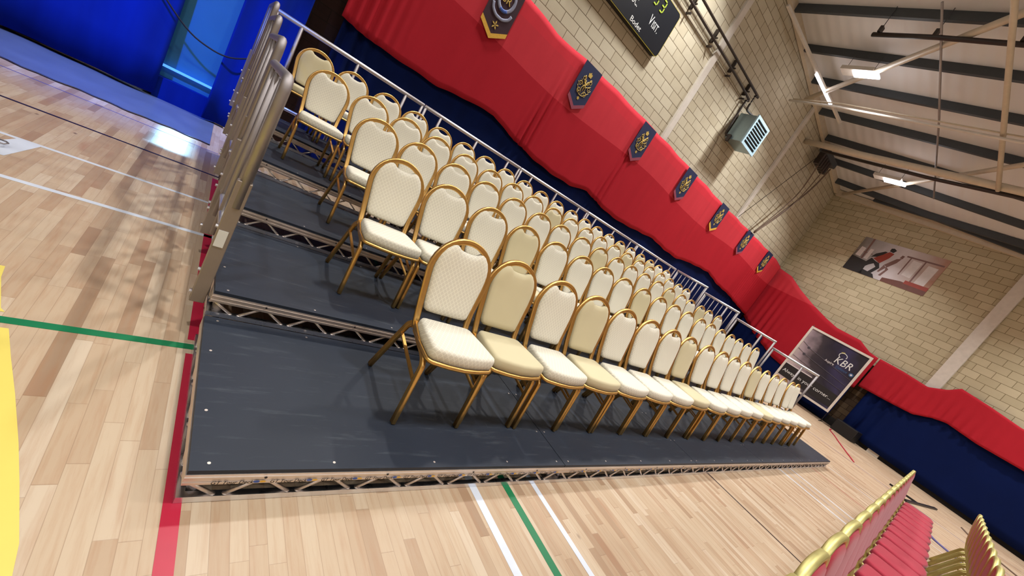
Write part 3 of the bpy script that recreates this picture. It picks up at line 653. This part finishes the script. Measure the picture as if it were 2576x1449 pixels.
# ================================================================== pennants
def curl(bm, cx, cz, y, r0, turns, a0, sgn=1, r=.006, n=16):
    tube(bm, [(cx+r0*(1-.75*i/n)*math.cos(a0+sgn*turns*2*PI*i/n), y, cz+r0*(1-.75*i/n)*math.sin(a0+sgn*turns*2*PI*i/n)) for i in range(n+1)], r, 5, (0,1,0))
def pennant(kind):
    r = thing('pennant', '', 'pennant')
    w = .28; y = -.0
    bm = NB(); poly_prism(bm, [(-w, 0), (w, 0), (w, -.73), (0, -.9), (-w, -.73)], 0, .006); obj('cloth', bm, 'maroon' if kind == 'm' else 'navycloth', r)
    fr = 'mauve_fringe' if kind == 'p' else 'yellow_fringe'
    bm = NB(); poly_prism(bm, [(-w, -.72), (0, -.89), (w, -.72), (w, -.80), (0, -.975), (-w, -.80)], -.004, .006); obj('fringe', bm, fr, r)
    if kind == 'm':
        bm = NB(); sweep(bm, [(.155*math.cos(a), -.012, -.30+.185*math.sin(a)) for a in [2*PI*i/28 for i in range(28)]], circ(.03, 6, .006), (0,1,0), closed=True); obj('badge_ring', bm, 'silver', r, True)
        bm = NB(); sweep(bm, [(.155*math.cos(a), -.02, -.30+.185*math.sin(a)) for a in [-PI*.62+PI*.3*i/8 for i in range(9)]], circ(.026, 6, .005), (0,1,0)); obj('badge_panel', bm, 'badgeblue', r, True)
        bm = NB(); sweep(bm, smoothpath([(-.2, -.012, -.46), (-.17, -.014, -.54), (-.08, -.014, -.60), (.0, -.014, -.61), (.08, -.014, -.60), (.17, -.014, -.54), (.2, -.012, -.46)], 4), circ(.026, 6, .006), (0,1,0)); obj('scroll', bm, 'silver', r, True)
        text_mesh('monogram', 'SR', .17, 'gold_thread', r, at(0, -.012, -.36), .006, 0, 'CENTER')
        bm = NB()
        for a in [PI/2, PI/2+1.2, PI/2-1.2, -PI/2+.6, -PI/2-.6]:
            poly_prism(bm, [(0, -.74), (.045*math.cos(a-.3), -.74+.045*math.sin(a-.3)), (.075*math.cos(a), -.74+.075*math.sin(a)), (.045*math.cos(a+.3), -.74+.045*math.sin(a+.3))], -.008, .006)
        obj('star', bm, 'gold_thread', r)
    else:
        bm = NB(); yy = -.014
        for s in (-1, 1):
            curl(bm, s*.11, -.30, yy, .055, 1.3, PI/2 if s > 0 else PI/2, s); curl(bm, s*.15, -.43, yy, .06, 1.3, 0 if s > 0 else PI, -s)
            curl(bm, s*.10, -.57, yy, .055, 1.3, -PI/2, s); curl(bm, s*.045, -.36, yy, .04, 1.1, PI/2, -s, .005)
            tube(bm, smoothpath([(s*.11, yy, -.25), (s*.02, yy, -.36), (-s*.06, yy, -.5), (-s*.02, yy, -.62)], 4), .007, 5, (0,1,0))
            tube(bm, smoothpath([(s*.16, yy, -.36), (s*.05, yy, -.44), (-s*.02, yy, -.40), (-s*.08, yy, -.3)], 4), .006, 5, (0,1,0))
            tube(bm, smoothpath([(s*.19, yy, -.50), (s*.08, yy, -.62), (0, yy, -.64)], 4), .007, 5, (0,1,0))
            tube(bm, [(s*.03, yy, -.32), (s*.0, yy, -.56)], .006, 5, (0,1,0))
        obj('crest', bm, 'gold_thread', r, True)
        bm = NB(); poly_prism(bm, [(-.045, -.235), (.045, -.235), (.058, -.165), (.035, -.15), (.02, -.175), (.012, -.14), (0, -.125), (-.012, -.14), (-.02, -.175), (-.035, -.15), (-.058, -.165)], -.008, .006); obj('crown', bm, 'gold_thread', r)
        bm = NB()
        for a in [i*2*PI/6 for i in range(6)]: poly_prism(bm, [(0, -.71), (.03*math.cos(a-.4), -.71+.03*math.sin(a-.4)), (.04*math.cos(a), -.71+.04*math.sin(a)), (.03*math.cos(a+.4), -.71+.03*math.sin(a+.4))], -.008, .005)
        obj('star', bm, 'gold_thread', r)
    return r
pm = pennant('m'); pm.location = (3.13, YB-.215, 4.60); pm.scale = (1.08, 1, 1.06)
tag(pm, 'dark maroon pennant with yellow fringe and silver ringed badge, nearest on the red drape', 'pennant', 'pennants on the red drape')
pn, py = pennant('p'), pennant('y')
K = [(5.585, 'p', 'navy pennant with mauve fringe, between the maroon pennant and the white column'), (8.075, 'p', 'navy pennant with mauve fringe, just before the first white column'),
     (10.62, 'p', 'navy pennant with mauve fringe below the wall fan heater, third navy from the left'), (13.21, 'y', 'navy pennant with yellow fringe beside the second white column'),
     (15.72, 'p', 'navy pennant with mauve fringe below the hanging ropes, last but one on the long wall'), (18.13, 'y', 'smallest looking navy pennant with yellow fringe, next to the hall corner')]
us = set()
for x, kd, lab in K:
    p = pn if kd == 'p' else py; o = p if kd not in us else dup(p); us.add(kd); o.location = (x, YB-.215, 4.575)
    tag(o, lab, 'pennant', 'pennants on the red drape')

# ================================================================== scoreboard
sb = thing('scoreboard', 'black electronic scoreboard on the block wall with white lettering and lime digits', 'scoreboard', (5.5, YB, 0))
def rrect(x0, z0, x1, z1, r, n=5):
    o = []
    for cx, cz, a in ((x1-r, z1-r, 0), (x0+r, z1-r, PI/2), (x0+r, z0+r, PI), (x1-r, z0+r, 3*PI/2)):
        o += [(cx+r*math.cos(a+PI/2*i/n), cz+r*math.sin(a+PI/2*i/n)) for i in range(n+1)]
    return o
x0, x1, z0, z1 = -1.5, 1.54, 5.74, 6.77
bm = NB(); poly_prism(bm, rrect(x0, z0, x1, z1, .09), -.0, .14); obj('casing', bm, 'black', sb)
bm = NB(); poly_prism(bm, rrect(x0+.012, z0+.012, x1-.012, z1-.012, .085), -.14, .014); obj('display_panel', bm, 'board', sb)
bm = NB(); sweep(bm, [(x, -.145, z) for x, z in rrect(x0+.004, z0+.004, x1-.004, z1-.004, .09)], circ(.007, 6), (0,1,0), closed=True); obj('edge_trim', bm, 'yellow', sb)
text_mesh('lettering', 'V', .29, 'paper', sb, at(.77, -.156, 6.07), .002, 0, 'LEFT', .62)
text_mesh('lettering', 'ISIT.', .21, 'paper', sb, at(.895, -.156, 6.07), .002, 0, 'LEFT', .72)
text_mesh('lettering', 'Bodet', .15, 'paper', sb, at(.28, -.156, 5.80), .004, 0, 'LEFT', 1.15)
text_mesh('lettering', 'L', .29, 'paper', sb, at(-.03, -.156, 6.07), .002, 0, 'LEFT', .62)
text_mesh('lettering', 'OC.', .21, 'paper', sb, at(.06, -.156, 6.07), .002, 0, 'LEFT', .62)
def seg(bm, x, z, s, w=.032):
    for (ax, az, bx, bz) in ((0, 2, 1, 2), (1, 2, 1, 1), (0, 1, 1, 1), (1, 1, 1, 0), (0, 0, 1, 0)):
        a = Vector((x+ax*s*.62, -.162, z+az*s*.6)); b = Vector((x+bx*s*.62, -.162, z+bz*s*.6)); e = (b-a)*.12; bar(bm, a+e, b-e, w, .01, (0,1,0))
for x in (.61, .86):
    bm = NB(); seg(bm, x, 6.43, .19, .026); obj('digit', bm, 'lime', sb)

# ================================================================== wall fan heater and its pipes
ht = thing('fan_heater', 'pale blue boxy fan heater with black louvres, mounted high on the block wall', 'heater', (11.55, YB, 5.93))
bm = NB(); rbox(bm, (-.42, -.66, 0), (.42, -.1, .80), .012); obj('casing', bm, 'heater', ht)
bm = NB()
for a, b in (((-.45, -.70, -.03), (.45, -.655, .045)), ((-.45, -.70, .755), (.45, -.655, .83)), ((-.45, -.70, .045), (-.375, -.655, .755)), ((.375, -.70, .045), (.45, -.655, .755))): box(bm, a, b)
obj('front_frame', bm, 'heater_face', ht)
bm = NB(); box(bm, (-.375, -.67, .045), (.375, -.661, .755)); obj('grille_back', bm, 'dark', ht)
for i in range(7):
    z = .045+.71*(i+1)/8; bm = NB(); box(bm, (-.375, -.698, z-.011), (.375, -.672, z+.011)); obj('louvre', bm, 'heater_face', ht)
for x in (-.3, .3):
    bm = NB(); box(bm, (x-.02, -.12, .1), (x+.02, 0, .7)); obj('wall_bracket', bm, 'pipe', ht)
bm = NB(); box(bm, (-.5, -.3, -.1), (-.44, -.2, .1)); bar(bm, (-.46, -.25, .0), (-.40, -.25, .12), .03, .03); obj('valve', bm, 'pipe', ht)
yy = 6.86
rod('heating_pipe', smoothpath([(5.2, yy, 7.2), (7.04, yy, 7.14), (10.75, yy, 7.12), (10.93, yy, 7.0), (10.95, yy, 6.8), (10.98, yy, 6.12), (11.05, yy, 6.0), (11.14, yy-.15, 6.0)], 4), .03, 'pipe', 'lower dark iron pipe running along the wall to the fan heater', 'pipe', 8, 'heating pipes')
rod('heating_pipe', smoothpath([(5.2, yy-.05, 7.4), (7.3, yy-.05, 7.36), (11.0, yy-.05, 7.33), (11.12, yy-.05, 7.26), (11.13, yy-.05, 6.95), (11.2, yy-.05, 6.86), (11.45, yy-.15, 6.84), (11.5, yy-.25, 6.73)], 4), .03, 'pipe', 'upper dark iron pipe running along the wall to the fan heater', 'pipe', 8, 'heating pipes')
for i, x in enumerate((7.25, 8.45, 9.7, 10.8)):
    bm = NB(); box(bm, (x-.018, yy+.035, 7.08), (x+.018, 7.0, 7.42)); box(bm, (x-.018, yy-.04, 7.19), (x+.018, yy+.03, 7.215)); box(bm, (x-.018, yy-.02, 6.96), (x+.018, 7.0, 7.0)); tag(obj('pipe_bracket', bm, 'pipe'), 'dark bracket holding the two heating pipes, %s from the scoreboard' % ORD[i], 'bracket', 'pipe brackets')
rod('cable', smoothpath([(6.5, 6.97, 6.95), (11.05, 6.97, 6.98), (11.09, 6.97, 6.9), (10.93, 6.97, 5.9), (11.0, 6.97, 5.75), (11.09, 6.97, 5.05)], 4), .008, 'rope', 'thin wall cable dropping from the pipes beside the fan heater', 'cable', 5)
# roof net box and ropes
nb = thing('net_winch', 'dark slatted box under the roof that the gathered ropes hang from', 'winch', (16.5, 6.55, 7.95))
bm = NB(); box(bm, (-.5, -.12, .22), (.9, .12, .42)); obj('housing', bm, 'purlin', nb)
for i in range(5):
    x = -.32+.2*i; bm = NB(); rbox(bm, (x-.07, -.1, -.2), (x+.07, .1, .22), .01, 1); obj('roller', bm, 'pipe', nb)
for j, (a, m, b, r_) in enumerate((((16.28, 6.5, 7.8), (16.4, 6.55, 6.5), (15.72, 6.72, 4.62), .02), ((17.3, 6.5, 8.1), (16.95, 6.55, 6.85), (15.76, 6.72, 4.6), .03), ((16.9, 6.5, 7.9), (16.6, 6.55, 6.2), (15.80, 6.72, 4.61), .018))):
    rod('rope', smoothpath([a, m, b], 8), r_, 'rope', ('brown rope on the left of the gathered bundle', 'thick brown rope on the right of the gathered bundle', 'brown rope in the middle of the gathered bundle')[j], 'rope', 6, 'gathered ropes')
rod('rope', [(16.1, 6.6, 8.0), (14.3, 6.8, 4.62)], .01, 'pipe', 'thin dark cord slanting from the roof box to the second white column', 'rope', 5)

# ================================================================== poster on the end wall (print of two people exercising)
def on_end(o, u, z): o.location = endp(u, z, .0); o.rotation_euler = (0, 0, math.atan2(ED.y, ED.x)); return o
ps = thing('wall_poster', 'large photo print of two people in lunging exercise high on the end wall', 'poster'); on_end(ps, 2.18, 5.44)
Wp, Hp = 2.74, 1.42
def flat(name, polys, mat, parent, y, t=.002):
    for p in polys:
        bm = NB(); poly_prism(bm, p, y, t); o = obj(name, bm, mat, parent)
    return o
def grad(name, stops, vertical=False, size=1.):
    k = N(name, .5); v, o = k.coord(); f = k.math('DIVIDE', o[2 if vertical else 0], size)
    f = k.math('ADD', f, k.math('MULTIPLY', k.math('SUBTRACT', k.noise(v, 2.5, 4), .5), .25)); k.base(k.ramp(f, stops)); return k.m
MAT['poster'] = grad('printed_gym_photo', [(0, lin(118,112,104)), (.3, lin(190,186,190)), (.55, lin(214,206,210)), (.8, lin(190,172,166)), (1, lin(176,132,112))], False, Wp)
MAT['p_dark'] = simple('print_dark', (42,40,42), .5); MAT['p_brown'] = simple('print_brown', (112,70,62), .5); MAT['p_rust'] = simple('print_rust', (158,66,54), .5)
MAT['p_light'] = simple('print_light', (222,216,216), .5); MAT['p_mauve'] = simple('print_mauve', (128,96,92), .5)
bm = NB(); poly_prism(bm, [(0, 0), (Wp, 0), (Wp, Hp), (0, Hp)], -.002, .012); obj('print', bm, 'poster', ps)
g = lambda *p: [(x*Wp, z*Hp) for x, z in p]
flat('printed_area', [g((0, 0), (.26, 0), (.24, .1), (.23, .36), (0, .42)), g((.2, .0), (.42, .0), (.38, .1), (.24, .14))], 'p_dark', ps, -.014)
flat('printed_area', [g((.12, .40), (.14, .40), (.13, 1), (.105, 1)), g((.0, .58), (.22, .58), (.22, .6), (.0, .6)), g((.62, .3), (.635, .3), (.64, .8), (.625, .8)), g((.58, .78), (.98, .8), (.98, .84), (.58, .82)), g((.78, .2), (.80, .2), (.80, .8), (.785, .8))], 'p_mauve', ps, -.0142)
flat('printed_area', [g((.03, .45), (.1, .44), (.1, .7), (.04, .72)), g((.15, .42), (.2, .42), (.2, .72), (.155, .72)), g((.66, .32), (.76, .3), (.77, .74), (.67, .75)), g((.83, .2), (.94, .2), (.95, .72), (.84, .73))], 'p_light', ps, -.0144)
flat('printed_area', [g((.5, .0), (1, .0), (1, .13), (.7, .16), (.5, .1))], 'p_brown', ps, -.0142); flat('printed_area', [g((.74, .13), (1, .12), (1, .22), (.74, .22))], 'p_rust', ps, -.0146)
flat('printed_figure', [g((.26, .5), (.36, .42), (.42, .62), (.44, .76), (.38, .78), (.32, .66))], 'p_rust', ps, -.0146)
flat('printed_figure', [g((.22, .52), (.28, .56), (.33, .66), (.36, .76), (.33, .76), (.25, .64)), g((.24, .5), (.33, .42), (.26, .3), (.2, .14), (.17, .14), (.2, .34)), g((.31, .44), (.36, .42), (.4, .3), (.35, .1), (.30, .1), (.35, .3), (.3, .38)), g((.37, .8), (.42, .78), (.44, .86), (.4, .9), (.37, .88))], 'p_dark', ps, -.015)
flat('printed_figure', [g((.42, .42), (.47, .38), (.53, .56), (.55, .7), (.5, .66)), g((.42, .42), (.46, .36), (.42, .2), (.4, .2)), g((.45, .4), (.5, .34), (.47, .12), (.44, .12), (.47, .3)), g((.52, .7), (.555, .7), (.56, .78), (.53, .79))], 'p_mauve', ps, -.015)

# ================================================================== boxing ring poster board
kb = thing('display_board', 'white framed poster board with KBR logo and boxing ring ropes, standing before the far drape', 'display board', (18.2, 3.96, 0), math.atan2(-1, 0))
Wk, z0, Hk = 2.04, .40, 2.36
f = .075
bm = NB()
for a, b in (((0, -.03, z0), (Wk, 0, z0+f)), ((0, -.03, z0+Hk-f), (Wk, 0, z0+Hk)), ((0, -.03, z0+f), (f, 0, z0+Hk-f)), ((Wk-f, -.03, z0+f), (Wk, 0, z0+Hk-f))): box(bm, a, b)
obj('frame', bm, 'white', kb)
k = N('printed_ring_photo', .4); v, o = k.coord()
a = k.math('DIVIDE', o[0], Wk); b = k.math('DIVIDE', k.math('SUBTRACT', o[2], z0), Hk)
q = k.math('ADD', k.math('MULTIPLY', a, .95), k.math('MULTIPLY', k.math('SUBTRACT', k.noise(v, 1.5, 3), .5), .5)); q = k.math('ADD', q, k.math('MULTIPLY', k.math('SUBTRACT', b, .45), .35))
k.base(k.ramp(q, [(0, lin(196,180,180)), (.2, lin(160,144,152)), (.38, lin(60,54,60)), (.6, lin(36,34,48)), (.8, lin(54,50,84)), (1, lin(38,34,44))])); MAT['ring'] = k.m
bm = NB(); poly_prism(bm, [(f, z0+f), (Wk-f, z0+f), (Wk-f, z0+Hk-f), (f, z0+Hk-f)], -.004, .01); obj('print', bm, 'ring', kb)
MAT['band'] = simple('print_black_band', (30,28,30), .5); MAT['ropeline'] = simple('print_rope', (70,66,76), .5); MAT['aspire'] = simple('print_blue', (58,96,140), .5)
flat('text_band', [[(f, z0+.22), (Wk-f, z0+.16), (Wk-f, z0+.66), (Wk*.62, z0+.70), (f, z0+.72)]], 'band', kb, -.0145)
bm = NB(); box(bm, (f, -.016, z0+.72), (Wk*.5, -.0145, z0+.75)); obj('printed_line', bm, 'p_light', kb)
bm = NB()
for (z_a, z_m) in ((1.72, 1.45), (1.42, 1.2), (1.1, .98)):
    tube(bm, [(f+.02, -.015, z0+z_a), (.45, -.015, z0+(z_a+z_m)/2), (Wk-f-.02, -.015, z0+z_m-.12)], .008, 5, (0,1,0))
obj('printed_rope', bm, 'ropeline', kb)
for x, z in ((.36, 1.60), (.36, 1.32)):
    bm = NB(); disc(bm, (x, -.014, z0+z), .05, (0,-1,0), .004, 12); obj('printed_pad', bm, 'ropeline', kb)
text_mesh('lettering', 'KBR', .36, 'paper', kb, at(1.2, -.017, z0+1.60), .003, .15, 'LEFT', .85)
text_mesh('lettering', 'Aspire', .13, 'p_light', kb, at(.98, -.017, z0+1.48), .002, 0, 'LEFT', .9)
text_mesh('lettering', 'Defence', .13, 'aspire', kb, at(1.36, -.017, z0+1.46), .002, 0, 'LEFT', .85)
text_mesh('lettering', 'Always in your corner...', .178, 'paper', kb, at(.13, -.017, z0+.40), .003, 0, 'LEFT', 1.0)
bm = NB(); sweep(bm, [(1.34+.12*math.cos(a), -.017, z0+1.93+.1*math.sin(a)) for a in [-.4+PI*1.5*i/14 for i in range(15)]], circ(.012, 5), (0,1,0)); obj('emblem', bm, 'paper', kb)
bm = NB(); sweep(bm, [(1.34+.12*math.cos(a), -.018, z0+1.95+.1*math.sin(a)) for a in [PI*.5+PI*.3*i/6 for i in range(7)]], circ(.014, 5), (0,1,0)); obj('emblem', bm, 'yellow', kb)
bm = NB(); disc(bm, (1.86, -.014, z0+1.50), .07, (0,-1,0), .004, 8); obj('emblem', bm, 'aspire', kb)
bm = NB(); disc(bm, (1.86, -.017, z0+1.50), .035, (0,-1,0), .004, 6); obj('emblem', bm, 'p_light', kb)
for x in (.02, Wk-.02):
    bm = NB(); tube(bm, [(x, .05, 0), (x, .05, z0+Hk+(.06 if x < 1 else -.1))], .013, 6); tube(bm, [(x, -.25, .013), (x, .35, .013)], .013, 6); obj('stand_pole', bm, 'black', kb, True)

# small items on the far floor
rod('floor_cable', smoothpath([(12.1, -1.24, .01), (11.4, -1.45, .01), (10.86, -1.64, .01), (10.55, -2.02, .01), (9.9, -2.4, .01)], 5), .022, 'blueline', 'blue grey cable on the floor between the two red chair rows', 'cable', 6)
rod('floor_cable', smoothpath([(15.7, -1.97, .01), (15.2, -2.1, .01), (14.73, -2.27, .01), (13.9, -2.9, .01)], 5), .018, 'rope', 'thin dark cable on the floor near the end wall', 'cable', 6)
rod('floor_cable', smoothpath([(17.9, 1.5, .01), (17.4, 1.45, .012), (16.6, 1.15, .01), (15.4, .75, .01), (13.6, .1, .01)], 5), .016, 'redline', 'thin red cable curling on the floor near the end wall', 'cable', 6)
rod('floor_cable', smoothpath([(12.2, 2.1, .01), (12.9, 1.9, .01), (13.6, 1.9, .01)], 5), .015, 'rubber', 'black cable on the floor beyond the far end of the platform', 'cable', 6)
bm = NB(); poly_prism(bm, [(0, 0), (.34, 0), (.28, .05), (.12, .08)], 0, .12); o = obj('door_wedge', bm, 'black'); o.location = (17.2, 2.9, 0); tag(o, 'small black wedge on the floor before the poster board', 'wedge')
tt = thing('floor_stand', 'dark T shaped metal stand foot behind the last red chair', 'stand', (13.2, -1.0, 0))
bm = NB(); bar(bm, (0, 0, .02), (2.6, -.45, .02), .07, .04); obj('foot', bm, 'black', tt); bm = NB(); bar(bm, (1.0, .4, .02), (1.05, -.17, .02), .06, .04); obj('cross_foot', bm, 'black', tt)
# plain black box added for the dark machinery in the corner gap
bm = NB(); rbox(bm, (0, 0, 0), (.4, .7, .42), .02); o = obj('machinery_box', bm, 'black'); o.location = (18.15, .95, 0); o.rotation_euler = (0, 0, -.2); tag(o, 'black box added for dark machinery by the end wall where the drape parts', 'machinery')
# black edged object with wire loop at the left
ob = thing('carry_case', 'black edged yellowish case with a wire loop, cut off by the left edge', 'case', (-1.40, 2.86, 0))
bm = NB(); rbox(bm, (-.25, -.2, 0), (.17, .2, .055), .025, 3); obj('case_body', bm, 'black', ob, True)
bm = NB(); rbox(bm, (-.22, -.16, .05), (.13, .16, .062), .004, 1); obj('case_lid', bm, 'yellow', ob)
bm = NB(); tube(bm, [(.16, .06, .03), (.235, .05, .03), (.25, .03, .03), (.24, -.01, .03), (.16, -.01, .03)], .005, 6); obj('wire_loop', bm, 'steel_tube', ob, True)
